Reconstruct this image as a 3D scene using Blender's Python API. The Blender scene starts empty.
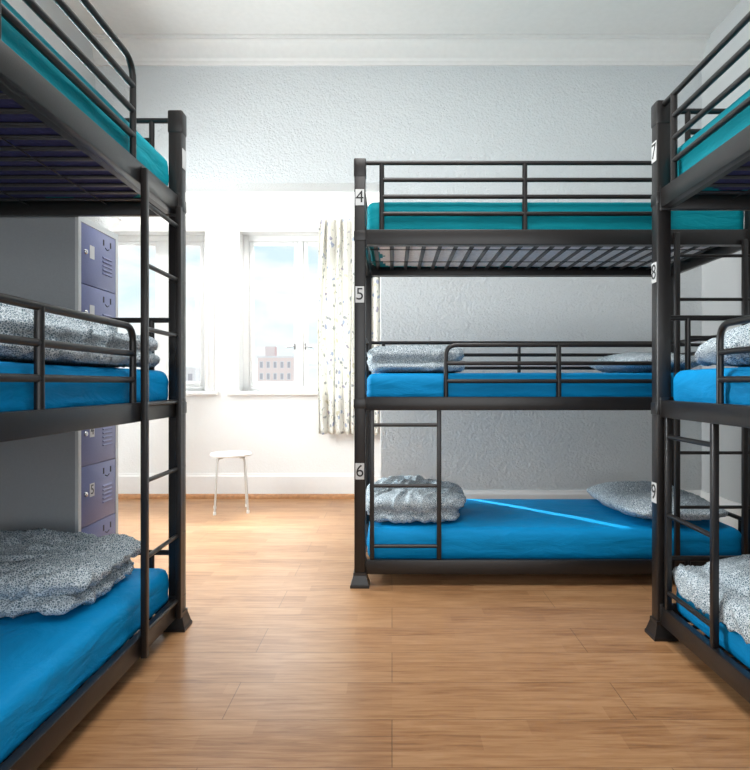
import bpy, bmesh, math, random
from mathutils import Vector, Matrix, noise
random.seed(7)
S = bpy.context.scene
COL = S.collection
PI = math.pi
V = Vector

# ------------------------------------------------------------------ materials
def new_mat(name):
    m = bpy.data.materials.new(name); m.use_nodes = True
    nt = m.node_tree; b = nt.nodes['Principled BSDF']
    return m, nt, b
def N(nt, t, **kw):
    n = nt.nodes.new(t)
    for k, v in kw.items():
        if k in n.inputs: n.inputs[k].default_value = v
        else: setattr(n, k, v)
    return n
def ramp(nt, stops, interp='LINEAR'):
    r = nt.nodes.new('ShaderNodeValToRGB'); cr = r.color_ramp; cr.interpolation = interp
    while len(cr.elements) < len(stops): cr.elements.new(0.5)
    for e, (p, c) in zip(cr.elements, stops):
        e.position = p; e.color = (*c, 1) if len(c) == 3 else c
    return r
def simple(name, col, rough=.5, metal=0., bump=0., bscale=60., var=0., spec=.5, detail=4.):
    m, nt, b = new_mat(name)
    b.inputs['Base Color'].default_value = (*col, 1)
    b.inputs['Roughness'].default_value = rough; b.inputs['Metallic'].default_value = metal
    b.inputs['Specular IOR Level'].default_value = spec
    tc = N(nt, 'ShaderNodeTexCoord')
    nz = N(nt, 'ShaderNodeTexNoise', Scale=bscale, Detail=detail)
    nt.links.new(tc.outputs['Object'], nz.inputs['Vector'])
    if bump:
        bp = N(nt, 'ShaderNodeBump', Strength=bump, Distance=.01)
        nt.links.new(nz.outputs['Fac'], bp.inputs['Height']); nt.links.new(bp.outputs['Normal'], b.inputs['Normal'])
    if var:
        r = ramp(nt, [(.3, tuple(c*(1-var) for c in col)), (.7, tuple(min(1, c*(1+var)) for c in col))])
        nt.links.new(nz.outputs['Fac'], r.inputs['Fac']); nt.links.new(r.outputs['Color'], b.inputs['Base Color'])
    return m

METAL = simple('charcoal_powder_coat', (.0115, .0098, .0095), .34, 0., .04, 300., .12, .5)
SLAT = simple('dark_slat_steel', (.022, .021, .024), .42, 0., 0., 90., .1)
PLATE = simple('plate_white', (.62, .63, .63), .5)
INK = simple('plate_black_ink', (.015, .015, .015), .5)
WHITE_PAINT = simple('white_gloss_paint', (.86, .86, .85), .35, 0, .03, 40., .01)
CEIL = simple('ceiling_paint', (.735, .725, .705), .85, 0, .05, 25., .02)
TRIMW = simple('oak_quarter_round', (.42, .20, .08), .45, 0, .05, 30., .2)
CHROME = simple('chrome', (.6, .6, .62), .2, 1.)
DARKHOLE = simple('dark_recess', (.015, .015, .02), .7)
LOCKER_GREY = simple('locker_grey_enamel', (.34, .36, .375), .45, 0, .03, 150., .03)
LOCKER_PALE = simple('locker_pale_enamel', (.62, .64, .64), .45, 0, .03, 150., .03)
LOCKER_BLUE = simple('locker_blue_enamel', (.155, .175, .345), .4, 0, .03, 150., .05)
STOOL_W = simple('stool_white', (.85, .85, .83), .35, 0, .02, 80., .01)
STOOL_L = simple('stool_leg_enamel', (.62, .62, .60), .3, .2)
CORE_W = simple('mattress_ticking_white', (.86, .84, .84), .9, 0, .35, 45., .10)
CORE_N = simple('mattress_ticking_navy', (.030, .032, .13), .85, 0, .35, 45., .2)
HANDLE = simple('latch_grey', (.25, .25, .25), .35, .7)

def wall_mat(name, col, strength):
    m, nt, b = new_mat(name)
    b.inputs['Base Color'].default_value = (*col, 1); b.inputs['Roughness'].default_value = .75
    tc = N(nt, 'ShaderNodeTexCoord')
    n1 = N(nt, 'ShaderNodeTexNoise', Scale=30., Detail=7., Roughness=.7, Distortion=.5)
    n2 = N(nt, 'ShaderNodeTexVoronoi', Scale=60.)
    mx = N(nt, 'ShaderNodeMath', operation='MULTIPLY_ADD'); mx.inputs[1].default_value = .4
    bp = N(nt, 'ShaderNodeBump', Strength=strength, Distance=.014)
    nt.links.new(tc.outputs['Object'], n1.inputs['Vector']); nt.links.new(tc.outputs['Object'], n2.inputs['Vector'])
    nt.links.new(n2.outputs['Distance'], mx.inputs[0]); nt.links.new(n1.outputs['Fac'], mx.inputs[2])
    nt.links.new(mx.outputs[0], bp.inputs['Height']); nt.links.new(bp.outputs['Normal'], b.inputs['Normal'])
    return m
WALL = wall_mat('textured_plaster', (.61, .635, .645), .65)
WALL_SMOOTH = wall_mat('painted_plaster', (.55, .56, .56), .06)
BAYW = wall_mat('white_bay_plaster', (.84, .84, .83), .12)

def sheet_mat(name, col):
    m, nt, b = new_mat(name)
    b.inputs['Roughness'].default_value = .62; b.inputs['Specular IOR Level'].default_value = .15
    b.inputs['Sheen Weight'].default_value = 0.
    tc = N(nt, 'ShaderNodeTexCoord')
    mp = N(nt, 'ShaderNodeMapping'); mp.inputs['Scale'].default_value = (1., 1.3, 3.)
    n1 = N(nt, 'ShaderNodeTexNoise', Scale=5., Detail=5., Roughness=.55, Distortion=.8)
    n2 = N(nt, 'ShaderNodeTexNoise', Scale=500., Detail=1.)
    r = ramp(nt, [(.25, tuple(c*.93 for c in col)), (.75, tuple(c*1.05 for c in col))])
    bp = N(nt, 'ShaderNodeBump', Strength=.35, Distance=.03)
    bp2 = N(nt, 'ShaderNodeBump', Strength=.05, Distance=.003)
    L = nt.links.new
    L(tc.outputs['Object'], mp.inputs['Vector']); L(mp.outputs['Vector'], n1.inputs['Vector']); L(tc.outputs['Object'], n2.inputs['Vector'])
    L(n1.outputs['Fac'], r.inputs['Fac']); L(r.outputs['Color'], b.inputs['Base Color'])
    L(n1.outputs['Fac'], bp.inputs['Height']); L(n2.outputs['Fac'], bp2.inputs['Height']); L(bp.outputs['Normal'], bp2.inputs['Normal'])
    L(bp2.outputs['Normal'], b.inputs['Normal'])
    return m
BLUE = sheet_mat('azure_cotton', (.0, .255, .57))
TEAL = sheet_mat('teal_cotton', (.0, .25, .31))

def duvet_mat():
    m, nt, b = new_mat('speckled_grey_blue_cotton')
    b.inputs['Roughness'].default_value = .85; b.inputs['Specular IOR Level'].default_value = .2
    tc = N(nt, 'ShaderNodeTexCoord')
    ns = N(nt, 'ShaderNodeTexNoise', Scale=30., Detail=2.)
    mix = N(nt, 'ShaderNodeVectorMath', operation='MULTIPLY_ADD'); mix.inputs[1].default_value = (.02,)*3
    vo = N(nt, 'ShaderNodeTexVoronoi', Scale=138., feature='DISTANCE_TO_EDGE')
    r = ramp(nt, [(.0, (.74, .80, .83)), (.075, (.63, .70, .74)), (.16, (.135, .20, .245)), (.5, (.10, .155, .20))])
    bp = N(nt, 'ShaderNodeBump', Strength=.3, Distance=.004)
    n2 = N(nt, 'ShaderNodeTexNoise', Scale=60., Detail=4.)
    L = nt.links.new
    L(tc.outputs['Object'], ns.inputs['Vector']); L(ns.outputs['Color'], mix.inputs[0]); L(tc.outputs['Object'], mix.inputs[2])
    L(mix.outputs[0], vo.inputs['Vector']); L(vo.outputs['Distance'], r.inputs['Fac']); L(r.outputs['Color'], b.inputs['Base Color'])
    L(tc.outputs['Object'], n2.inputs['Vector']); L(n2.outputs['Fac'], bp.inputs['Height']); L(bp.outputs['Normal'], b.inputs['Normal'])
    return m
DUVET = duvet_mat()

def floor_mat():
    m, nt, b = new_mat('oak_laminate')
    L = nt.links.new
    tc = N(nt, 'ShaderNodeTexCoord')
    def brick(w, h, mortar, off, c1, c2):
        k = N(nt, 'ShaderNodeTexBrick', Scale=1.)
        k.offset = off; k.offset_frequency = 2
        k.inputs['Brick Width'].default_value = w; k.inputs['Row Height'].default_value = h
        k.inputs['Mortar Size'].default_value = mortar; k.inputs['Mortar Smooth'].default_value = .2
        k.inputs['Color1'].default_value = (*c1, 1); k.inputs['Color2'].default_value = (*c2, 1)
        k.inputs['Mortar'].default_value = (0, 0, 0, 1)
        L(tc.outputs['Object'], k.inputs['Vector']); return k
    strip = brick(.42, .0783, 0., .37, (.0,)*3, (1.,)*3)
    board = brick(1.30, .235, .0016, .41, (.2,)*3, (.8,)*3)
    mp = N(nt, 'ShaderNodeMapping'); mp.inputs['Scale'].default_value = (2.2, 26., 1.)
    L(tc.outputs['Object'], mp.inputs['Vector'])
    g = N(nt, 'ShaderNodeTexNoise', Scale=2.2, Detail=8., Roughness=.62, Distortion=.5); L(mp.outputs['Vector'], g.inputs['Vector'])
    mp2 = N(nt, 'ShaderNodeMapping'); mp2.inputs['Scale'].default_value = (.6, 1.4, 1.)
    L(tc.outputs['Object'], mp2.inputs['Vector'])
    big = N(nt, 'ShaderNodeTexNoise', Scale=1.6, Detail=3.); L(mp2.outputs['Vector'], big.inputs['Vector'])
    a = N(nt, 'ShaderNodeMath', operation='MULTIPLY_ADD'); a.inputs[1].default_value = .17
    L(strip.outputs['Color'], a.inputs[0]); L(g.outputs['Fac'], a.inputs[2])
    a2 = N(nt, 'ShaderNodeMath', operation='MULTIPLY_ADD'); a2.inputs[1].default_value = .12
    L(board.outputs['Color'], a2.inputs[0]); L(a.outputs[0], a2.inputs[2])
    r = ramp(nt, [(.36, (.215, .098, .040)), (.54, (.335, .165, .071)), (.72, (.42, .226, .105)), (.93, (.485, .28, .143))])
    L(a2.outputs[0], r.inputs['Fac'])
    mm = N(nt, 'ShaderNodeMix', data_type='RGBA'); mm.inputs['B'].default_value = (.10, .05, .022, 1)
    mf = N(nt, 'ShaderNodeMath', operation='MULTIPLY'); mf.inputs[1].default_value = .6
    L(board.outputs['Fac'], mf.inputs[0]); L(mf.outputs[0], mm.inputs['Factor']); L(r.outputs['Color'], mm.inputs['A'])
    L(mm.outputs['Result'], b.inputs['Base Color'])
    rr = ramp(nt, [(.1, (.24,)*3), (.9, (.42,)*3)]); L(big.outputs['Fac'], rr.inputs['Fac']); L(rr.outputs['Color'], b.inputs['Roughness'])
    bp = N(nt, 'ShaderNodeBump', Strength=.12, Distance=.003); L(g.outputs['Fac'], bp.inputs['Height'])
    bp2 = N(nt, 'ShaderNodeBump', Strength=.5, Distance=.002, invert=True); L(board.outputs['Fac'], bp2.inputs['Height']); L(bp.outputs['Normal'], bp2.inputs['Normal'])
    L(bp2.outputs['Normal'], b.inputs['Normal'])
    b.inputs['Specular IOR Level'].default_value = .5
    return m
FLOOR = floor_mat()

def curtain_mat():
    m, nt, b = new_mat('floral_curtain_cotton')
    L = nt.links.new
    b.inputs['Roughness'].default_value = .9
    tc = N(nt, 'ShaderNodeTexCoord')
    ns = N(nt, 'ShaderNodeTexNoise', Scale=14., Detail=3.)
    mix = N(nt, 'ShaderNodeVectorMath', operation='MULTIPLY_ADD'); mix.inputs[1].default_value = (.09, .09, .09)
    L(ns.outputs['Color'], mix.inputs[0]); L(tc.outputs['UV'], mix.inputs[2]); L(tc.outputs['UV'], ns.inputs['Vector'])
    vo = N(nt, 'ShaderNodeTexVoronoi', Scale=14.); L(mix.outputs[0], vo.inputs['Vector'])
    mask = ramp(nt, [(.0, (1,)*3), (.20, (1,)*3), (.30, (0,)*3)]); L(vo.outputs['Distance'], mask.inputs['Fac'])
    sep = N(nt, 'ShaderNodeSeparateColor'); L(vo.outputs['Color'], sep.inputs[0])
    cr = ramp(nt, [(0, (.42, .48, .62)), (.34, (.36, .38, .38)), (.66, (.66, .63, .48)), (.82, (.44, .42, .50))], 'CONSTANT'); L(sep.outputs[0], cr.inputs['Fac'])
    vo2 = N(nt, 'ShaderNodeTexVoronoi', Scale=24.); L(mix.outputs[0], vo2.inputs['Vector'])
    m2 = ramp(nt, [(0, (1,)*3), (.17, (1,)*3), (.22, (0,)*3)]); L(vo2.outputs['Distance'], m2.inputs['Fac'])
    c2 = N(nt, 'ShaderNodeMix', data_type='RGBA'); c2.inputs['A'].default_value = (.84, .83, .78, 1); c2.inputs['B'].default_value = (.50, .52, .50, 1)
    L(m2.outputs['Color'], c2.inputs['Factor'])
    c1 = N(nt, 'ShaderNodeMix', data_type='RGBA'); L(mask.outputs['Color'], c1.inputs['Factor']); L(c2.outputs['Result'], c1.inputs['A']); L(cr.outputs['Color'], c1.inputs['B'])
    L(c1.outputs['Result'], b.inputs['Base Color'])
    tr = N(nt, 'ShaderNodeBsdfTranslucent'); L(c1.outputs['Result'], tr.inputs['Color'])
    ms = N(nt, 'ShaderNodeMixShader', Fac=.35)
    L(b.outputs[0], ms.inputs[1]); L(tr.outputs[0], ms.inputs[2])
    L(ms.outputs[0], nt.nodes['Material Output'].inputs['Surface'])
    return m
CURTAIN = curtain_mat()

def glass_mat():
    m, nt, b = new_mat('window_glass'); nt.nodes.remove(b)
    t = N(nt, 'ShaderNodeBsdfTransparent'); t.inputs['Color'].default_value = (.97, .985, .98, 1)
    g = N(nt, 'ShaderNodeBsdfGlossy'); g.inputs['Roughness'].default_value = .02
    lw = N(nt, 'ShaderNodeLayerWeight', Blend=.5); ms = N(nt, 'ShaderNodeMixShader')
    pw = N(nt, 'ShaderNodeMath', operation='POWER'); pw.inputs[1].default_value = 5.
    f = N(nt, 'ShaderNodeMath', operation='MULTIPLY_ADD'); f.inputs[1].default_value = .9; f.inputs[2].default_value = .03
    nt.links.new(lw.outputs['Facing'], pw.inputs[0]); nt.links.new(pw.outputs[0], f.inputs[0])
    nt.links.new(f.outputs[0], ms.inputs[0]); nt.links.new(t.outputs[0], ms.inputs[1]); nt.links.new(g.outputs[0], ms.inputs[2])
    nt.links.new(ms.outputs[0], nt.nodes['Material Output'].inputs['Surface'])
    return m
GLASS = glass_mat()
def facade_mat(name, col, mort):
    m, nt, b = new_mat(name); b.inputs['Roughness'].default_value = .9
    tc = N(nt, 'ShaderNodeTexCoord')
    k = N(nt, 'ShaderNodeTexBrick', Scale=1.); k.inputs['Brick Width'].default_value = .5; k.inputs['Row Height'].default_value = .2
    k.inputs['Color1'].default_value = (*col, 1); k.inputs['Color2'].default_value = (*[c*.9 for c in col], 1); k.inputs['Mortar'].default_value = (*mort, 1)
    nt.links.new(tc.outputs['Object'], k.inputs['Vector']); nt.links.new(k.outputs['Color'], b.inputs['Base Color'])
    return m
BRICK = facade_mat('pale_pink_brick', (.88, .58, .55), (.88, .74, .70))
STONE = simple('pale_stone', (.85, .82, .82), .9, 0, 0, 4., .05)
BWIN = simple('far_window_glass', (.50, .47, .50), .2)
ROOFM = simple('roof_slate', (.45, .44, .48), .8, 0, 0, 4., .08)

# ------------------------------------------------------------------ mesh helpers
class MB:
    def __init__(s): s.bm = bmesh.new()
    def box(s, x0, x1, y0, y1, z0, z1, bev=0., seg=2):
        b = bmesh.new(); bmesh.ops.create_cube(b, size=1)
        for v in b.verts:
            v.co = V(((x0+x1)/2+v.co.x*abs(x1-x0), (y0+y1)/2+v.co.y*abs(y1-y0), (z0+z1)/2+v.co.z*abs(z1-z0)))
        if bev: bmesh.ops.bevel(b, geom=b.edges[:], offset=bev, segments=seg, affect='EDGES', profile=.5)
        s.merge(b); return s
    def merge(s, b):
        me = bpy.data.meshes.new('tmp'); b.to_mesh(me); b.free(); s.bm.from_mesh(me); bpy.data.meshes.remove(me)
    def tube(s, pts, r, n=12, rnd=0., caps=True):
        pts = [V(p) for p in pts]
        if rnd and len(pts) > 2:                       # round the corners
            out = [pts[0]]
            for i in range(1, len(pts)-1):
                p, a, c = pts[i], pts[i-1], pts[i+1]
                d1 = (a-p).normalized(); d2 = (c-p).normalized()
                q = min(rnd, (a-p).length*.49, (c-p).length*.49)
                for k in range(7):
                    t = k/6; out.append((p+d1*q)*(1-t)**2 + p*2*t*(1-t) + (p+d2*q)*t*t)
            out.append(pts[-1]); pts = out
        rings = []; up = None
        for i, p in enumerate(pts):
            d = (pts[min(i+1, len(pts)-1)]-pts[max(i-1, 0)]).normalized()
            if up is None: up = d.orthogonal().normalized()
            up = (up - d*up.dot(d)).normalized(); w = d.cross(up)
            rr = r(i/(len(pts)-1)) if callable(r) else r
            rings.append([s.bm.verts.new(p+up*math.cos(2*PI*k/n)*rr+w*math.sin(2*PI*k/n)*rr) for k in range(n)])
        for a, b in zip(rings, rings[1:]):
            for k in range(n): s.bm.faces.new((a[k], a[(k+1) % n], b[(k+1) % n], b[k]))
        if caps:
            s.bm.faces.new(rings[0][::-1]); s.bm.faces.new(rings[-1])
        return s
    def lathe(s, prof, c, axis='z', n=32):
        rings = []
        for r, h in prof:
            ring = []
            for k in range(n):
                a = 2*PI*k/n; u, w = r*math.cos(a), r*math.sin(a)
                p = {'z': V((u, w, h)), 'y': V((u, h, w)), 'x': V((h, u, w))}[axis]
                ring.append(s.bm.verts.new(V(c)+p))
            rings.append(ring)
        for a, b in zip(rings, rings[1:]):
            for k in range(n): s.bm.faces.new((a[k], a[(k+1) % n], b[(k+1) % n], b[k]))
        s.bm.faces.new(rings[0][::-1]); s.bm.faces.new(rings[-1])
        return s
    def frustum(s, cx, cy, levels):
        rings = []
        for h, a in levels:
            rings.append([s.bm.verts.new((cx+sx*a, cy+sy*a, h)) for sx, sy in ((-1, -1), (1, -1), (1, 1), (-1, 1))])
        for a, b in zip(rings, rings[1:]):
            for k in range(4): s.bm.faces.new((a[k], a[(k+1) % 4], b[(k+1) % 4], b[k]))
        s.bm.faces.new(rings[0][::-1]); s.bm.faces.new(rings[-1])
        return s
    def prism(s, poly, x0, x1):                        # a (y,z) outline drawn out along x
        A = [s.bm.verts.new((x0, y, z)) for y, z in poly]; B = [s.bm.verts.new((x1, y, z)) for y, z in poly]
        n = len(poly)
        for k in range(n): s.bm.faces.new((A[k], A[(k+1) % n], B[(k+1) % n], B[k]))
        s.bm.faces.new(A[::-1]); s.bm.faces.new(B); return s
    def done(s, name, mat, parent=None, smooth=True, loc=None, flip=True):
        bmesh.ops.recalc_face_normals(s.bm, faces=s.bm.faces[:])
        me = bpy.data.meshes.new(name); s.bm.to_mesh(me); s.bm.free()
        return link(name, me, mat, parent, smooth, loc)
def link(name, me, mat, parent=None, smooth=True, loc=None, angle=38):
    if mat is not None: me.materials.append(mat)
    if smooth:
        for p in me.polygons: p.use_smooth = True
        try: me.set_sharp_from_angle(angle=math.radians(angle))
        except Exception: pass
    o = bpy.data.objects.new(name, me); COL.objects.link(o)
    if parent is not None: o.parent = parent
    if loc is not None: o.location = loc
    return o
def tag(o, label, cat, group=None):
    o['label'] = label; o['category'] = cat
    if group: o['group'] = group
    return o
def thing(name, label, cat, loc=(0, 0, 0), rz=0., group=None):
    o = bpy.data.objects.new(name, None); COL.objects.link(o); o.empty_display_size = .1
    o.location = loc; o.rotation_euler = (0, 0, rz)
    return tag(o, label, cat, group)
def struct(o): o['kind'] = 'structure'; return o
def text_mesh(name, body, size, mat, parent, loc, rot):
    cu = bpy.data.curves.new(name, 'FONT'); cu.body = body; cu.size = size; cu.align_x = 'CENTER'; cu.align_y = 'CENTER'; cu.extrude = .0006
    t = bpy.data.objects.new(name+'_src', cu); COL.objects.link(t)
    bpy.context.view_layer.update()
    me = bpy.data.meshes.new_from_object(t.evaluated_get(bpy.context.evaluated_depsgraph_get()))
    bpy.data.objects.remove(t); bpy.data.curves.remove(cu)
    o = link(name, me, None, parent, False, loc); me.materials.clear(); me.materials.append(mat)
    o.rotation_euler = rot
    return o

# ------------------------------------------------------------------ camera
F = 600.
cam = bpy.data.cameras.new('camera'); cam.sensor_fit = 'AUTO'; cam.sensor_width = 36.
cam.lens = 36.*F/770.; cam.shift_x = -(392-375)/770.; cam.shift_y = -(385-384)/770.; cam.clip_start = .02; cam.clip_end = 600
co = bpy.data.objects.new('camera', cam); COL.objects.link(co)
CZ = 1.052
co.location = (0, 0, CZ); co.rotation_euler = (PI/2, 0, 0)
S.camera = co

# ------------------------------------------------------------------ room shell
YB, YW = 4.65, 5.535          # back wall, bay window wall
XL, XR = -2.30, 2.40
BX0, BX1 = -2.95, -.085       # bay sides
ZC = 3.69; ZB = 3.15; ZH = 2.61; YF = -2.4
struct(MB().box(-3.3, 2.7, YF-.2, YW+.3, -.12, 0).done('floor', FLOOR, smooth=False))
struct(MB().box(-3.3, 2.7, YF-.2, YB+.3, ZC, ZC+.12).done('ceiling', CEIL, smooth=False))
w = MB()
w.box(BX1, XR+.2, YB, YW+.3, 0, ZC)                    # solid right of the bay
w.box(BX0-.3, BX1, YB, YB+.22, ZH, ZC)                 # header over the bay
w.box(BX0-.3, XL-.0, YB, YB+.22, 0, ZH)                # stub left of the bay opening
struct(w.done('wall_back', WALL, smooth=False))
wl = (3.30, 4.35, .95, 2.40)              # added side window, unseen behind the locker, lets fill light in
struct(MB().box(XL-.25, XL, YF, wl[0], 0, ZC).box(XL-.25, XL, wl[1], YB, 0, ZC).box(XL-.25, XL, wl[0], wl[1], 0, wl[2]).box(XL-.25, XL, wl[0], wl[1], wl[3], ZC).done('wall_left', WALL_SMOOTH, smooth=False))
sw3 = struct(MB().box(XL-.16, XL-.10, wl[0], wl[0]+.07, wl[2], wl[3], .004).box(XL-.16, XL-.10, wl[1]-.07, wl[1], wl[2], wl[3], .004).box(XL-.16, XL-.10, wl[0]+.07, wl[1]-.07, wl[2], wl[2]+.07, .004)
    .box(XL-.16, XL-.10, wl[0]+.07, wl[1]-.07, wl[3]-.07, wl[3], .004).box(XL-.16, XL-.10, 3.80, 3.85, wl[2]+.07, wl[3]-.07, .004).done('added_side_window', WHITE_PAINT))  # added frame; its opening exists only to admit the raking fill
MB().box(XL-.132, XL-.128, wl[0]+.07, 3.80, wl[2]+.07, wl[3]-.07).box(XL-.132, XL-.128, 3.85, wl[1]-.07, wl[2]+.07, wl[3]-.07).done('glass_pane', GLASS, sw3, smooth=False)
struct(MB().box(XR, XR+.25, YF, YB, 0, ZC).done('wall_right', WALL_SMOOTH, smooth=False))
struct(MB().box(XL-.25, XR+.25, YF-.2, YF, 0, ZC).done('wall_front', WALL_SMOOTH, smooth=False))
# bay: window wall with two openings, side wall, lining of the right reveal, ceiling
OPEN = [(-2.70, -1.715, .985, 2.45), (-1.40, -.42, .985, 2.45)]
w = MB()
w.box(BX0, BX1, YW, YW+.28, 0, OPEN[0][2]); w.box(BX0, BX1, YW, YW+.28, OPEN[0][3], ZB+.1)
w.box(BX0, OPEN[0][0], YW, YW+.28, OPEN[0][2], OPEN[0][3])
w.box(OPEN[0][1], OPEN[1][0], YW, YW+.28, OPEN[0][2], OPEN[0][3])
w.box(OPEN[1][1], BX1, YW, YW+.28, OPEN[0][2], OPEN[0][3])
struct(w.done('wall_bay', BAYW, smooth=False))
struct(MB().box(BX0-.3, BX0, YB+.22, YW+.28, 0, ZB+.1).done('wall_bay_left', BAYW, smooth=False))
struct(MB().box(BX1-.012, BX1, YB+.22, YW, 0, ZB).done('wall_bay_right', BAYW, smooth=False))
struct(MB().box(BX0-.3, BX1, YB+.22, YW+.28, ZB, ZB+.12).done('ceiling_bay', BAYW, smooth=False))
# cornice on the back wall
pr = [(YB, 3.515), (YB-.018, 3.515), (YB-.022, 3.53), (YB-.022, 3.545), (YB-.035, 3.56)]
for k in range(9):
    a = k/8*PI/2; pr.append((YB-.035-.07*(1-math.cos(a)), 3.56+.10*math.sin(a)))
pr += [(YB-.112, 3.662), (YB-.112, 3.672), (YB-.125, 3.675), (YB-.125, ZC), (YB, ZC)]
struct(MB().prism(pr, XL, XR).done('trim_1', CEIL))
def baseboard(name, x0, x1, y, h=.23):
    p = [(y, 0), (y-.018, 0), (y-.018, h-.03), (y-.012, h-.015), (y-.010, h), (y, h)]
    o = struct(MB().prism(p, x0, x1).done(name, WHITE_PAINT, smooth=False))
    q = [(y-.018, 0.)] + [(y-.018-.026*math.cos(a), .042*math.sin(a)) for a in [i*PI/12 for i in range(7)]]
    MB().prism(q, x0, x1).done('quarter_round', TRIMW, o)
    return o
baseboard('baseboard_bay', BX0, BX1-.012, YW)
baseboard('baseboard_back', BX1, XR, YB)
o = struct(MB().box(BX1-.03, BX1-.012, YB-.0, YW-.02, 0, .23).done('baseboard_bay_right', WHITE_PAINT, smooth=False))
struct(MB().box(XR-.018, XR, YF, YB-.02, 0, .23).done('baseboard_right', WHITE_PAINT, smooth=False))
struct(MB().box(XL, XL+.018, YF, YB-.02, 0, .23).done('baseboard_left', WHITE_PAINT, smooth=False))

def window(name, x0, x1, z0, z1, mull):
    root = bpy.data.objects.new(name, None); COL.objects.link(root); root['kind'] = 'structure'
    root.location = ((x0+x1)/2, YW, z0); ox, oy, oz = root.location
    def L(mb, nm, mat, par=root, **k):
        o = mb.done(nm, mat, par, **k); o.location = (-ox, -oy, -oz); return o
    a = MB(); t = .075; y0, y1 = YW-.022, YW-.001            # architrave with a stepped edge
    for (e, d) in ((t, 0), (t*.45, .010)):
        a.box(x0-e, x0, y0-d, y1, z0, z1+e, .004); a.box(x1, x1+e, y0-d, y1, z0, z1+e, .004); a.box(x0, x1, y0-d, y1, z1, z1+e, .004)
    L(a, 'architrave', WHITE_PAINT)
    L(MB().box(x0-.11, x1+.11, YW-.06, YW+.11, z0-.035, z0, .008), 'sill', WHITE_PAINT)
    f = MB(); yb0, yb1 = YW+.105, YW+.175; w_ = .055
    f.box(x0, x0+w_, yb0, yb1, z0, z1, .004); f.box(x1-w_, x1, yb0, yb1, z0, z1, .004)
    f.box(x0+w_, x1-w_, yb0, yb1, z1-w_, z1, .004); f.box(x0+w_, x1-w_, yb0, yb1, z0, z0+w_*.8, .004)
    m0, m1 = mull; f.box(m0, m1, yb0, yb1, z0+w_*.8, z1-w_, .004)
    L(f, 'window_frame', WHITE_PAINT)
    for (a0, a1, hx) in ((x0+w_, m0, m0-.03), (m1, x1-w_, m1+.03)):
        s = MB(); q = .038; c0, c1 = yb0+.008, yb0+.05; b0, b1 = z0+w_*.8, z1-w_
        s.box(a0+.002, a0+q, c0, c1, b0, b1, .006); s.box(a1-q, a1-.002, c0, c1, b0, b1, .006)
        s.box(a0+q, a1-q, c0, c1, b1-q, b1, .006); s.box(a0+q, a1-q, c0, c1, b0, b0+q*1.15, .006)
        sh = L(s, 'sash', WHITE_PAINT)
        g = MB().box(a0+q-.004, a1-q+.004, c0+.020, c0+.024, b0+q, b1-q+.004).done('glass_pane', GLASS, sh, smooth=False)
        h = MB(); hz = z0+.42; hx2 = hx if hx < m0 else hx-.01
        h.box(hx2-.008, hx2+.008, c0-.012, c0, hz-.03, hz+.03, .003)
        h.tube([(hx2, c0-.006, hz), (hx2, c0-.034, hz), (hx2-.07 if hx < m0 else hx2+.07, c0-.034, hz-.012)], .006, 8, .015)
        h.done('latch', HANDLE, sh)
window('window_1', *OPEN[0], (-2.19, -2.09))
window('window_2', *OPEN[1], (-.885, -.835))

# ------------------------------------------------------------------ curtain
def curtain():
    bm = bmesh.new(); uvl = bm.loops.layers.uv.new('UVMap')
    x0, x1, zt, zb = -.665, -.125, 2.545, .60
    nu, nv = 150, 60; grid = []
    for j in range(nv+1):
        v = j/nv; z = zt+(zb-zt)*v; row = []
        for i in range(nu+1):
            u = i/nu
            ph = u*2*PI*8 + .5*math.sin(u*9) + .25*math.sin(v*4+u*5)
            amp = .030+.012*math.sin(v*2.5+u*7)
            x = x0+(x1-x0)*u + .012*math.sin(ph*.5+v*3) + (.02*(1-u)*math.sin(v*PI)*-1)
            y = YW-.105 + amp*math.sin(ph)*(0.75+.25*v) + .006*math.sin(ph*2+v*6)
            row.append(bm.verts.new((x, y, z+.004*math.sin(ph))))
        grid.append(row)
    for j in range(nv):
        for i in range(nu):
            f = bm.faces.new((grid[j][i], grid[j][i+1], grid[j+1][i+1], grid[j+1][i]))
            for lp, (a, b) in zip(f.loops, ((i, j), (i+1, j), (i+1, j+1), (i, j+1))):
                lp[uvl].uv = (a/nu*1.05, (1-b/nv)*1.95)
    me = bpy.data.meshes.new('curtain'); bm.to_mesh(me); bm.free()
    o = link('curtain', me, CURTAIN, None, True, angle=180)
    md = o.modifiers.new('solid', 'SOLIDIFY'); md.thickness = .003
    tag(o, 'white floral cotton curtain drawn to the right side of the window', 'curtain')
curtain()
o = tag(thing('curtain_rail', 'white curtain rail running above the bay windows', 'curtain rail', (-1.3, YW-.09, 2.575)), 'white curtain rail running above the bay windows', 'curtain rail')
MB().box(-1.38, 1.18, -.012, .012, -.012, .012, .004).done('track', WHITE_PAINT, o)
for bx in (-1.2, -.3, .45, 1.1):
    MB().box(bx-.012, bx+.012, .0125, .09, -.01, .018, .003).done('bracket', WHITE_PAINT, o)

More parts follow.
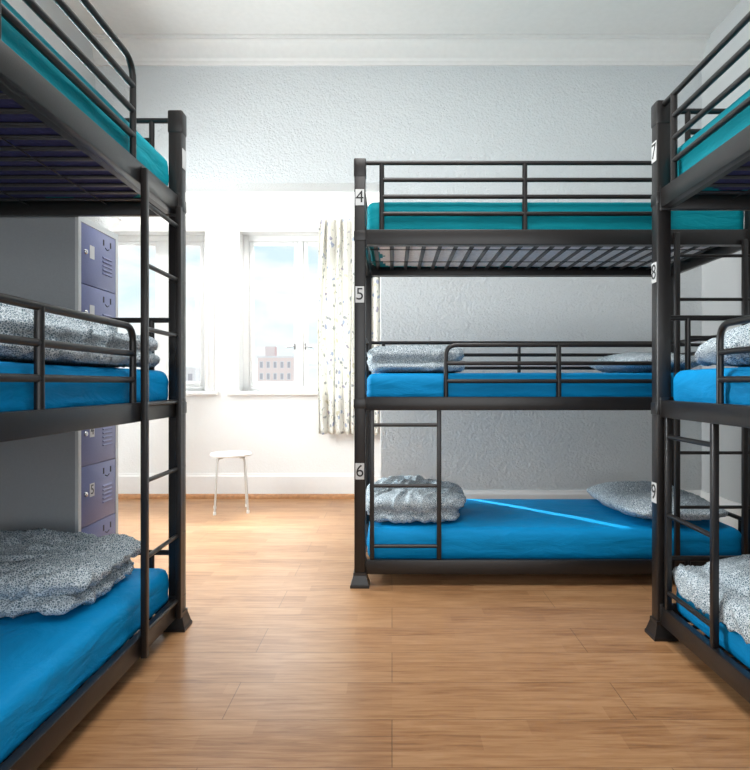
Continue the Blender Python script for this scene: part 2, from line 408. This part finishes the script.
# ------------------------------------------------------------------ bunks
HL, HW = 1.025, .46                       # half length / half width between post centres
LEVELS = [(.062, .136), (.915, .985), (1.777, 1.856)]
def bunk(label, loc, rz, numbers, navy, blank=None):
    root = thing('triple_bunk_bed', label, 'bunk bed', loc, rz, 'black metal triple bunk beds')
    def P(mb, nm, mat=METAL, par=root, **k): return mb.done(nm, mat, par, **k)
    p = .029
    for sx in (-1, 1):
        for sy in (-1, 1):
            cx, cy = sx*HL, sy*HW
            m = MB()
            m.box(cx-p, cx+p, cy-p, cy+p, .055, 2.205, .006)
            m.box(cx-p-.003, cx+p+.003, cy-p-.003, cy+p+.003, 2.125, 2.223, .008)      # cap
            for zz in (1.845, .975):                                                      # stacking joints
                m.box(cx-p-.0025, cx+p+.0025, cy-p-.0025, cy+p+.0025, zz-.05, zz, .003)
            for l0, l1 in LEVELS:                                                         # rail brackets
                m.box(cx-sx*p, cx-sx*(p+.006), cy-.02, cy+.02, l0-.01, l1+.012, .002)
            post = P(m, 'post')
            MB().frustum(cx, cy, [(0, .049), (.012, .049), (.018, .045), (.06, .0335), (.075, .0335)]).done('foot', METAL, post, smooth=False)
            if sx == -1 and sy == -1 and numbers:
                for d, zz in zip(numbers, (2.018, 1.515, .60)):
                    pl = MB().box(cx-.0225, cx+.0225, cy-p-.0025, cy-p, zz-.042, zz+.042, .0008, 1).done('number_plate', PLATE, post)
                    pl['label'] = 'white number plate reading '+d
                    text_mesh('numeral', d, .088, INK, pl, (cx, cy-p-.0030, zz), (PI/2, 0, 0))
            if sx == 1 and sy == -1 and blank:
                MB().box(cx-.0225, cx+.0225, cy-p-.0025, cy-p, blank-.042, blank+.042, .0008, 1).done('number_plate', PLATE, post)
    for l0, l1 in LEVELS:
        for sy in (-1, 1):
            m = MB(); y = sy*HW
            m.box(-HL+p, HL-p, y-.016, y+.016, l0, l1, .004)
            yi = y-sy*.016; m.box(-HL+p, HL-p, yi-sy*.026, yi, l0+.002, l0+.006)          # inner lip
            P(m, 'side_rail')
        for sx in (-1, 1):
            m = MB(); x = sx*HL
            m.box(x-.014, x+.014, -HW+p, HW-p, l0, l1, .004)
            P(m, 'end_rail')
    # end guards
    for zt, l1, two in ((.325, .136, False), (1.327, .985, True), (2.188, 1.856, True)):
        for sx in (-1, 1):
            m = MB(); x = sx*HL; r = .0115
            m.tube([(x, -HW+p, zt), (x, HW-p, zt)], r)
            for yy in (-HW+.11, HW-.11): m.tube([(x, yy, l1-.004), (x, yy, zt)], r)
            if two:
                m.tube([(x, -HW+.11, zt-.085), (x, HW-.11, zt-.085)], r)
            P(m, 'end_guard')
    r = .0115; yf = -HW
    xe = .582+.0                                                                            # guard ends before the tall ladder
    # upper guard, front
    g = MB(); g.tube([(-HL+p, yf, 2.206), (xe, yf, 2.206), (xe, yf, 1.85)], r, 12, .075)
    for zz in (2.118, 2.030, 1.941): g.tube([(-HL+.113, yf, zz), (xe, yf, zz)], r)
    for xx in (-HL+.113, -.165): g.tube([(xx, yf, 1.85), (xx, yf, 2.206)], r*1.15)
    P(g, 'guard_rail')
    # upper guard, wall side
    g = MB(); g.tube([(-HL+p, HW, 2.16), (HL-p, HW, 2.16)], r)
    for zz in (2.08, 1.99): g.tube([(-HL+.11, HW, zz), (HL-.11, HW, zz)], r)
    for xx in (-HL+.11, 0, HL-.11): g.tube([(xx, HW, 1.85), (xx, HW, 2.16)], r)
    P(g, 'guard_rail')
    # middle guard, front
    g = MB(); x0 = -.577
    g.tube([(x0, yf, .98), (x0, yf, 1.256), (xe, yf, 1.256), (xe, yf, .98)], r*1.05, 12, .06)
    for zz in (1.160, 1.067): g.tube([(x0, yf, zz), (xe, yf, zz)], r*.95)
    g.tube([(.012, yf, .98), (.012, yf, 1.256)], r*1.15)
    P(g, 'guard_rail')
    g = MB(); g.tube([(-HL+p, HW, 1.33), (HL-p, HW, 1.33)], r)
    for zz in (1.248, 1.16): g.tube([(-HL+.11, HW, zz), (HL-.11, HW, zz)], r)
    for xx in (-HL+.11, 0, HL-.11): g.tube([(xx, HW, .98), (xx, HW, 1.33)], r)
    P(g, 'guard_rail')
    # short ladder to the middle bed, tall ladder to the top bed
    sw = .0115
    xs, xi = -HL+.062, -HL+.412
    m = MB()
    m.box(xs-sw, xs+sw, yf-sw, yf+sw, LEVELS[0][1], LEVELS[1][0], .003); m.box(xi-sw, xi+sw, yf-sw, yf+sw, LEVELS[0][1], LEVELS[1][0], .003)
    lad = P(m, 'ladder')
    for zz in (.838, .520, .205): MB().tube([(xs, yf, zz), (xi, yf, zz)], .0095).done('rung', METAL, lad)
    xs, xi = HL-.058, HL-.408; yl = yf-.028
    m = MB()
    m.box(xs-sw, xs+sw, yl-sw, yl+sw, .064, 1.80, .003); m.box(xi-sw*1.1, xi+sw*1.1, yl-sw, yl+sw, .058, 1.835, .003)
    for l0, l1 in LEVELS: m.box(xi-.007, xi+.007, yl+sw-.002, yf-.0155, l0+.015, l1-.015)
    lad = P(m, 'ladder')
    for zz in (.140, .413, .695, .977, 1.255, 1.491, 1.717):
        MB().tube([(HL+.022, yl+.007, zz), (xi, yl+.007, zz)], .0088).done('rung', METAL, lad)
    # slats
    for l0, l1 in LEVELS:
        m = MB(); n = 22; zz = l1-.026
        for k in range(n):
            x = -HL+.075+(2*HL-.15)*k/(n-1)
            m.box(x-.012, x+.012, -HW+.0165, HW-.0165, zz-.009, zz, .003)
        for yy in (-.17, .17): m.tube([(-HL+.0145, yy, zz-.012), (HL-.0145, yy, zz-.012)], .0025, 6)
        P(m, 'slat_base', SLAT)
    return root
ROT = {'back': 0., 'left': PI/2, 'right': -PI/2}
POS = {'back': V((.8585, 3.594, 0)), 'left': V((-1.387, 1.565, 0)), 'right': V((1.582, 1.475, 0))}
bunk('black metal triple bunk bed along the back wall, plates 4, 5 and 6', POS['back'], ROT['back'], '456', False)
bunk('black metal triple bunk bed on the left, in front of the lockers', POS['left'], ROT['left'], None, True, 2.02)
bunk('black metal triple bunk bed on the right, plates 7, 8 and 9', POS['right'], ROT['right'], '789', True)

# ------------------------------------------------------------------ mattresses
def rbox(hx, hy, h, r, nx, ny, nz):
    b = bmesh.new(); vm = {}
    def vert(i, j, k):
        key = (i, j, k)
        if key not in vm:
            q = V((-hx+2*hx*i/nx, -hy+2*hy*j/ny, h*k/nz))
            c = V((max(-hx+r, min(hx-r, q.x)), max(-hy+r, min(hy-r, q.y)), max(r, min(h-r, q.z))))
            d = q-c
            if d.length > 1e-9: q = c+d.normalized()*r
            vm[key] = b.verts.new(q)
        return vm[key]
    for i in range(nx):
        for j in range(ny):
            b.faces.new((vert(i, j, 0), vert(i, j+1, 0), vert(i+1, j+1, 0), vert(i+1, j, 0)))
            b.faces.new((vert(i, j, nz), vert(i+1, j, nz), vert(i+1, j+1, nz), vert(i, j+1, nz)))
    for i in range(nx):
        for k in range(nz):
            b.faces.new((vert(i, 0, k), vert(i+1, 0, k), vert(i+1, 0, k+1), vert(i, 0, k+1)))
            b.faces.new((vert(i, ny, k), vert(i, ny, k+1), vert(i+1, ny, k+1), vert(i+1, ny, k)))
    for j in range(ny):
        for k in range(nz):
            b.faces.new((vert(0, j, k), vert(0, j, k+1), vert(0, j+1, k+1), vert(0, j+1, k)))
            b.faces.new((vert(nx, j, k), vert(nx, j+1, k), vert(nx, j+1, k+1), vert(nx, j, k+1)))
    return b
MHS = [.175, .147, .186]
def mattress(where, lev, label, sheet, core):
    MH = MHS[lev]; base = POS[where]+V((0, 0, LEVELS[lev][1]-.0255)); HY = .4395
    base += Matrix.Rotation(ROT[where], 3, 'Z') @ V((.0085, 0, 0))
    if lev == 0 and where != 'back': MH -= .013; HY = .4415 if where == 'left' else .434; base.x += .006 if where == 'right' else 0
    seed = V((lev*3.1, {'back': 0, 'left': 5, 'right': 9}[where], lev*1.7))
    b = rbox(.994, HY-.006, MH-.008, .056 if where == 'back' and lev == 0 else .04, 40, 20, 6)
    for v in b.verts: v.co.z += .0005
    me = bpy.data.meshes.new('mattress'); b.to_mesh(me); b.free()
    o = link('mattress', me, core, None, True, base, 80); o.rotation_euler = (0, 0, ROT[where])
    tag(o, label, 'mattress', 'mattresses on the bunk beds')
    # fitted sheet: top, sides and a gathered hem turned under the mattress
    b = rbox(1.001, HY, MH, .058 if where == 'back' and lev == 0 else .042, 130, 60, 10)
    kill = []
    for f in b.faces:
        c = f.calc_center_median()
        if c.z < .004:
            dx, dy = 1.001-abs(c.x), HY-abs(c.y)
            if min(dx, dy) > .055+.045*noise.noise(V((c.x*9, c.y*9, 3))+seed)+.04*math.exp(-((dx-dy)/.12)**2) : kill.append(f)
    bmesh.ops.delete(b, geom=kill, context='FACES')
    for v in b.verts:
        p = v.co; t = max(0, min(1, p.z/MH))
        ed = min(1.001-abs(p.x), HY-abs(p.y))
        wob = noise.noise(V((p.x*2.2, p.y*3, p.z*4))+seed)*.006
        if p.z > MH*.9:
            p.z += wob*.6+.008*min(1, max(0, ed)/.25)
            rid = abs(noise.noise(V((p.x*1.7+p.y*2.4, p.y*5-p.x*2, 0))+seed))
            p.z += max(0, .12-rid)*.02*min(1, max(0, ed)/.1)
        elif p.z > .01:
            out = V((math.copysign(1, p.x), 0, 0)) if 1.001-abs(p.x) < HY-abs(p.y) else V((0, math.copysign(1, p.y), 0))
            w_ = noise.noise(V((p.x*5, p.y*5, p.z*26))+seed)*.004 + noise.noise(V((p.x*14+p.z*40, p.y*14, p.z*9))+seed)*.0022
            p += out*w_
    me = bpy.data.meshes.new('fitted_sheet'); b.to_mesh(me); b.free()
    s = link('fitted_sheet', me, sheet, o, True, None, 100)
    return o
mattress('back', 0, 'sun-streaked mattress in bright blue sheet on the bottom bed of the back bunk', BLUE, CORE_W)
mattress('back', 1, 'mattress in a blue fitted sheet on the middle bed of the back bunk', BLUE, CORE_W)
mattress('back', 2, 'mattress in a teal fitted sheet on the top bed of the back bunk', TEAL, CORE_W)
mattress('left', 0, 'mattress in a bright blue fitted sheet on the bottom bed of the left bunk', BLUE, CORE_W)
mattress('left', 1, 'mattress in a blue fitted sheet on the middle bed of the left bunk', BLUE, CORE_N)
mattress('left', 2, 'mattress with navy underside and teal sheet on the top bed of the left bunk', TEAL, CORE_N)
mattress('right', 0, 'mattress in a blue fitted sheet on the bottom bed of the right bunk', BLUE, CORE_W)
mattress('right', 1, 'mattress in a blue fitted sheet on the middle bed of the right bunk', BLUE, CORE_W)
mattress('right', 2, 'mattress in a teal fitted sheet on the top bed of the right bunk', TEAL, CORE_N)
ZT = [l1-.0255+mh+.0125 for (_, l1), mh in zip(LEVELS, MHS)]

# ------------------------------------------------------------------ bedding
def slab(bm, cx, cy, cz, hx, hy, hz, ex=.35, rz=0., tilt=0., pinch=0., n=40, m=20):
    """a puffy cushion: superellipse outline, round edges"""
    c, s = math.cos(rz), math.sin(rz); rows = []
    def pw(a, e): return math.copysign(abs(a)**e, a)
    for j in range(m+1):
        ph = -PI/2+PI*j/m; row = []
        for i in range(n):
            th = 2*PI*i/n
            cu, su = math.cos(th), math.sin(th)
            rr = pw(math.cos(ph), .55) if abs(math.cos(ph)) > 1e-9 else 0
            x = hx*rr*pw(cu, ex); y = hy*rr*pw(su, ex); z = hz*pw(math.sin(ph), .8)
            if pinch:
                k = abs(x/hx)**3*abs(y/hy)**3; z *= 1-pinch*min(1, k*1.6)
                e = max(abs(x/hx), abs(y/hy)); z *= (1-.45*e**4)
                x *= 1+.05*k; y *= 1+.05*k
            row.append(bm.verts.new((cx+x*c-y*s, cy+x*s+y*c, cz+z+tilt*x)))
        rows.append(row)
    for a, b in zip(rows, rows[1:]):
        for i in range(n): bm.faces.new((a[i], a[(i+1) % n], b[(i+1) % n], b[i]))
    return bm
def cloth_thing(name, slabs, loc, rz, seed, wr=1., vox=.011, deform=None, floor=True, wdir=0.):
    bm = bmesh.new()
    for s in slabs: slab(bm, *s[:6], **(s[6] if len(s) > 6 else {}))
    bmesh.ops.remove_doubles(bm, verts=bm.verts[:], dist=1e-5)
    bmesh.ops.recalc_face_normals(bm, faces=bm.faces[:])
    me = bpy.data.meshes.new('tmp'); bm.to_mesh(me); bm.free()
    t = bpy.data.objects.new('tmp', me); COL.objects.link(t)
    md = t.modifiers.new('r', 'REMESH'); md.mode = 'VOXEL'; md.voxel_size = vox
    sm = t.modifiers.new('s', 'SMOOTH'); sm.iterations = 2; sm.factor = .5
    bpy.context.view_layer.update()
    ev = t.evaluated_get(bpy.context.evaluated_depsgraph_get())
    out = bpy.data.meshes.new_from_object(ev); bpy.data.objects.remove(t); bpy.data.meshes.remove(me)
    out.name = name
    sd = V((seed*1.37, seed*2.1, seed*.7)); nr = [v.normal.copy() for v in out.vertices]
    ca, sa = math.cos(wdir), math.sin(wdir)
    for v, n in zip(out.vertices, nr):
        p = v.co
        q = V((p.x*ca+p.y*sa, -p.x*sa+p.y*ca, p.z))
        d = noise.noise(p*4+sd)*.015 + noise.noise(p*8+sd)*.005
        rdg = 1-abs(noise.noise(V((q.x*4+noise.noise(p*5)*.5, q.y*17+noise.noise(p*4+sd)*1.2, q.z*6))+sd))*2
        rdg2 = 1-abs(noise.noise(V((q.x*15+q.y*4, q.y*11, q.z*14))+sd*2))*2
        d += (max(0, rdg)**3*.019 + max(0, rdg2)**3*.009*max(0, .3+noise.noise(p*3-sd)*1.6))-.005
        v.co = p+n*d*wr
        if floor and v.co.z < 0: v.co.z = 0
    if deform:
        for v in out.vertices: v.co = deform(v.co)
    o = link(name, out, DUVET, None, True, loc, 180); o.rotation_euler = (0, 0, rz)
    return o
# left, bottom: thick folded duvet
o = cloth_thing('folded_duvet', [(.0, 0, .034, .375, .265, .038, dict(ex=.3)), (.005, 0, .108, .395, .275, .046, dict(ex=.34)), (-.06, .05, .14, .28, .18, .034, dict(ex=.5)), (-.35, 0, .075, .05, .24, .07)],
                V((-1.395, 2.205, ZT[0]-.0125)), 0., 3, 1.15, wdir=.5)
tag(o, 'thick folded grey speckled duvet on the bottom bed of the left bunk', 'duvet', 'speckled duvets on the bunks')
# left, middle: duvet folded in layers
o = cloth_thing('folded_duvet', [(0, 0, .030, .40, .59, .034, dict(ex=.22)), (0, .01, .092, .40, .575, .036, dict(ex=.28)), (-.02, -.12, .138, .375, .45, .030, dict(ex=.35)), (-.36, 0, .07, .05, .5, .065)],
                V((-1.355, 1.985, ZT[1]+.0005)), 0., 8, 1.0, .013, wdir=1.2)
tag(o, 'layered folded grey speckled duvet behind the guard rail of the left bunk', 'duvet', 'speckled duvets on the bunks')
# back, middle left
o = cloth_thing('folded_duvet', [(.005, 0, .026, .262, .34, .03, dict(ex=.35)), (-.005, 0, .095, .262, .33, .046, dict(ex=.38)), (-.23, 0, .07, .03, .3, .05)],
                V((.135, 3.54, ZT[1]+.0005)), 0., 12, .8, wdir=0.)
tag(o, 'folded grey speckled duvet at the left end of the middle back bed', 'duvet', 'speckled duvets on the bunks')
# back, bottom left
o = cloth_thing('folded_duvet', [(-.01, 0, .03, .25, .29, .034, dict(ex=.35)), (.005, .0, .105, .272, .30, .052, dict(ex=.40)), (-.22, 0, .075, .05, .26, .066), (-.05, .12, .142, .15, .12, .03)],
                V((.135, 3.52, ZT[0]+.0005)), 0., 17, 1.1, wdir=.9)
tag(o, 'folded grey speckled duvet at the left end of the bottom back bed', 'duvet', 'speckled duvets on the bunks')
PIL = dict(ex=.42, pinch=.75)
o = cloth_thing('pillow', [(0, 0, .065, .275, .42, .068, PIL)], V((1.535, 3.575, ZT[0]+.0005)), .05, 21, .6)
tag(o, 'pale speckled pillow at the right end of the bottom back bed', 'pillow', 'speckled pillows on the back bunk')
o = cloth_thing('pillow', [(0, 0, .055, .25, .36, .058, PIL)], V((1.50, 3.60, ZT[1]+.0005)), -.05, 25, .5)
tag(o, 'flat pale speckled pillow at the right end of the middle back bed', 'pillow', 'speckled pillows on the back bunk')
# right, middle
o = cloth_thing('folded_duvet', [(0, 0, .05, .37, .30, .055), (.03, -.02, .115, .32, .26, .048, dict(ex=.45))],
                V((1.54, 2.13, ZT[1]+.0005)), 0., 31, 1., wdir=.4)
tag(o, 'crumpled grey speckled duvet on the middle bed of the right bunk', 'duvet', 'speckled duvets on the bunks')
# right, bottom: spread duvet, its edge slumping over the mattress side
def slump(p):
    e = -.424; over = e-p.x
    if over > 0:
        rr = .02; th = min(over/(rr+.02), math.radians(78)); rest = max(0, over-th*(rr+.02)); h = p.z
        p.x = e-(rr+h)*math.sin(th)*.54-rest*math.cos(th)*.46; p.z = (rr+h)*math.cos(th)-rr-rest*math.sin(th)
    return p
o = cloth_thing('spread_duvet', [(.05, 0, .045, .42, .36, .05, dict(ex=.4)), (.10, -.05, .09, .32, .27, .04, dict(ex=.5)), (-.28, 0, .018, .255, .35, .019, dict(ex=.26))],
                V((1.589, 2.10, ZT[0]-.0125)), .0, 37, .9, deform=slump, wdir=.3)
tag(o, 'loosely spread grey speckled duvet on the bottom bed of the right bunk', 'duvet', 'speckled duvets on the bunks')

# ------------------------------------------------------------------ locker
def locker():
    x1, y0, y1, zt = -1.375, 2.63, 3.01, 1.80
    root = thing('locker', 'tall grey locker with six blue violet doors behind the left bunk', 'locker', (x1-.25, (y0+y1)/2, 0))
    D = .50; h = (y1-y0)/2; r = D/2
    b = MB(); b.box(-r, r-.004, -h, -h+.022, .13, zt, .002); b.box(-r, r-.004, h-.022, h, .13, zt, .002)
    b.box(-r, -r+.015, -h+.022, h-.022, .13, zt); b.box(-r, r-.004, -h+.022, h-.022, zt-.03, zt, .002); b.box(-r, r-.004, -h+.022, h-.022, .13, .15)
    b.box(-r+.015, r-.03, -h+.022, h-.022, .15, zt-.03)
    b.done('body', LOCKER_GREY, root, smooth=False)
    f = MB()
    for sy in (-1, 1): f.box(r-.014, r+.001, sy*h-.0015, sy*h+.0015, .13, zt, .0006, 1).box(r-.004, r+.001, sy*h-sy*.0235, sy*h, .13, zt, .0006, 1)
    f.box(r-.004, r+.001, -h+.02, h-.02, zt-.029, zt, .0006, 1)
    fr = f.done('front_frame', LOCKER_PALE, root, smooth=False); fr['label'] = 'pale grey front frame'
    for sx in (-1, 1):
        for sy in (-1, 1): MB().frustum(sx*(r-.05), sy*(h-.04), [(0, .018), (.13, .022)]).done('leg', LOCKER_GREY, root, smooth=False)
    z = zt-.03; dh = .272
    for k in range(6):
        za, zb = z-dh*(k+1)+.0025, z-dh*k
        yl, yr = -h+.024, h-.024
        d = MB().box(r-.03, r, yl, yr, za, zb, .003).done('door', LOCKER_BLUE, root)
        c = zb
        MB().lathe([(.011, 0), (.012, .004), (.009, .009), (.003, .010)], (r, yl+.035, c-.125), 'x', 20).done('lock', CHROME, d)
        pl = MB().box(r, r+.0015, yl+.075, yl+.117, c-.145, c-.085, .0005, 1).done('number_plate', PLATE, d)
        if k in (3, 4):
            text_mesh('numeral', str(k+1), .062, INK, pl, (r+.0018, yl+.096, c-.115), (PI/2, 0, PI/2))
        v = MB()
        for q in range(5):
            zz = c-.115-q*.019
            v.bm.verts.ensure_lookup_table()
            A = [(r-.001, zz+.006), (r+.005, zz-.003), (r+.004, zz-.005), (r-.001, zz-.006)]
            n0 = [v.bm.verts.new((x, yr-.135, z_)) for x, z_ in A]; n1 = [v.bm.verts.new((x, yr-.045, z_)) for x, z_ in A]
            for t in range(4): v.bm.faces.new((n0[t], n0[(t+1) % 4], n1[(t+1) % 4], n1[t]))
            v.bm.faces.new(n0[::-1]); v.bm.faces.new(n1)
        v.done('vent', LOCKER_BLUE, d, smooth=False)
        s = MB()
        for yy in (yr-.125, yr-.055): s.box(r-.002, r+.0008, yy-.006, yy+.006, c-.058, c-.030, .0003, 1)
        s.tube([(r, yr-.110, c-.066), (r, yr-.09, c-.074), (r, yr-.07, c-.066)], .0022, 6)
        s.done('hand_slot', DARKHOLE, d)
locker()

# ------------------------------------------------------------------ stool
def stool():
    root = thing('stool', 'round white four-legged stool below the bay window', 'stool', (-1.335, 4.98, 0), math.radians(16))
    MB().lathe([(.02, .456), (.155, .456), (.165, .460), (.168, .468), (.166, .476), (.160, .480), (.02, .480)], (0, 0, 0), n=40).done('seat', STOOL_W, root)
    for sx in (-1, 1):
        for sy in (-1, 1):
            l = MB().tube([(sx*.07, sy*.07, .448), (sx*.105, sy*.105, .448), (sx*.112, sy*.112, .40), (sx*.130, sy*.130, .012)], (.0085), 12, .03).done('leg', STOOL_L, root)
            MB().lathe([(.012, 0), (.012, .02), (.0095, .026)], (sx*.1305, sy*.1305, 0), n=14).done('foot_cap', STOOL_W, l)
stool()

# ------------------------------------------------------------------ outside
def building(name, label, x0, x1, y, ztop, depth, rows, cols, wall, zfirst, wh=1.7, cat='building'):
    root = thing(name, label, cat, ((x0+x1)/2, y, -9))
    w_ = x1-x0; H = ztop+9
    MB().box(-w_/2, w_/2, 0, depth, 0, H).done('facade', wall, root, smooth=False)
    MB().box(-w_/2-.3, w_/2+.3, -.35, depth, H, H+.45).done('cornice', STONE, root, smooth=False)
    cell = w_/cols
    for rr in range(rows):
        for c in range(cols):
            cx = -w_/2+cell*(c+.5); z0 = H-zfirst-rr*2.9
            f = MB().box(cx-cell*.27, cx+cell*.27, -.12, .0, z0-wh, z0).done('window', STONE, root, smooth=False)
            MB().box(cx-cell*.2, cx+cell*.2, -.16, -.12, z0-wh+.12, z0-.12).done('pane', BWIN, f, smooth=False)
    return root
b = building('apartment_building', 'distant pale pink brick apartment building seen through the right window', -33.5, -23.2, 150, 7.6, 14, 3, 6, BRICK, .9)
MB().box(-3.8, -1.4, 2, 5, 16.6+.4, 16.6+3.0).done('chimney', BRICK, b, smooth=False)
building('town_house', 'distant pale stone house low in the left window', -52, -42.5, 130, 4.2, 12, 3, 4, STONE, .8)
building('terrace_house', 'distant low stone terrace right of the brick building', -23, -3, 165, -.6, 12, 2, 9, STONE, .8)

# ------------------------------------------------------------------ light
w = bpy.data.worlds.new('sky'); S.world = w; w.use_nodes = True
nt = w.node_tree; bg = nt.nodes['Background']; L = nt.links.new
tc = N(nt, 'ShaderNodeTexCoord'); sp = N(nt, 'ShaderNodeSeparateXYZ'); L(tc.outputs['Generated'], sp.inputs[0])
mp = N(nt, 'ShaderNodeMapping'); mp.inputs['Scale'].default_value = (2.2, 2.2, 7.)
L(tc.outputs['Generated'], mp.inputs['Vector'])
cl = N(nt, 'ShaderNodeTexNoise', Scale=2.6, Detail=6., Roughness=.55, Distortion=.3); L(mp.outputs['Vector'], cl.inputs['Vector'])
cr = ramp(nt, [(.40, (0,)*3), (.60, (1,)*3)]); L(cl.outputs['Fac'], cr.inputs['Fac'])
sk = ramp(nt, [(0., (.93, .96, .98)), (.12, (.74, .885, .985)), (.35, (.62, .80, .97)), (1., (.40, .62, .95))]); L(sp.outputs['Z'], sk.inputs['Fac'])
mx = N(nt, 'ShaderNodeMix', data_type='RGBA'); mx.inputs['B'].default_value = (1., 1., .995, 1)
L(cr.outputs['Color'], mx.inputs['Factor']); L(sk.outputs['Color'], mx.inputs['A']); L(mx.outputs['Result'], bg.inputs['Color'])
bg.inputs['Strength'].default_value = .97

def area(name, loc, tgt, sx, sy, power, col=(1, 1, 1), spread=PI):
    l = bpy.data.lights.new(name, 'AREA'); l.shape = 'RECTANGLE'; l.size = sx; l.size_y = sy; l.energy = power; l.color = col; l.spread = spread
    o = bpy.data.objects.new(name, l); COL.objects.link(o); o.location = loc
    o.rotation_euler = (V(tgt)-V(loc)).to_track_quat('-Z', 'Y').to_euler()
    return o
area('bay_fill_light', (-1.5, 5.08, 3.12), (-1.5, 5.10, 0), 2.2, .34, 20, (1, .985, .96))  # added fill under the bay ceiling, unseen; brightens the window wall
area('room_fill_light', (.0, 2.2, 3.62), (.0, 2.3, 0), 1.6, 1.6, 66, (1, .985, .965))  # added overhead fill for the main room, no fitting modelled
area('rear_fill_light', (.1, -2.35, 1.75), (.1, 5, 1.5), 4.0, 2.6, 80, (.95, .98, 1))  # added broad fill at the front wall, behind the camera; no window there
area('bright_sky', (-1.2, 8.6, 5.4), (-.9, 4.6, .6), 4.5, 2.4, 2300, (.95, .975, 1))
area('side_fill_light', (XL-.45, 3.83, 1.75), (2, 3.9, 1.55), 1.1, 1.6, 165, (.93, .97, 1))  # added fill outside the made-up opening, rakes across the back wall
# a narrow shaft of sun through the right-hand window
A_, B_ = V((.49, 4.0)), V((1.24, 3.2))
dh = (B_-A_).normalized(); el = math.radians(25)
d3 = V((dh.x*math.cos(el), dh.y*math.cos(el), -math.sin(el)))
mid = V((.87, 3.6, .285)); src = mid-d3*6.5
l = bpy.data.lights.new('sun_shaft', 'SPOT'); l.energy = 7000; l.color = (1, .97, .9); l.shadow_soft_size = .004
l.spot_size = math.radians(6.2); l.spot_blend = .35
sun = bpy.data.objects.new('sun_shaft', l); COL.objects.link(sun); sun.location = src
sun.rotation_euler = d3.to_track_quat('-Z', 'Y').to_euler(); sun.scale = (.1, 1, 1)

S.view_settings.view_transform = 'Standard'; S.view_settings.look = 'None'
S.view_settings.gamma = 1.; S.view_settings.exposure = .3; S.view_settings.use_curve_mapping = False
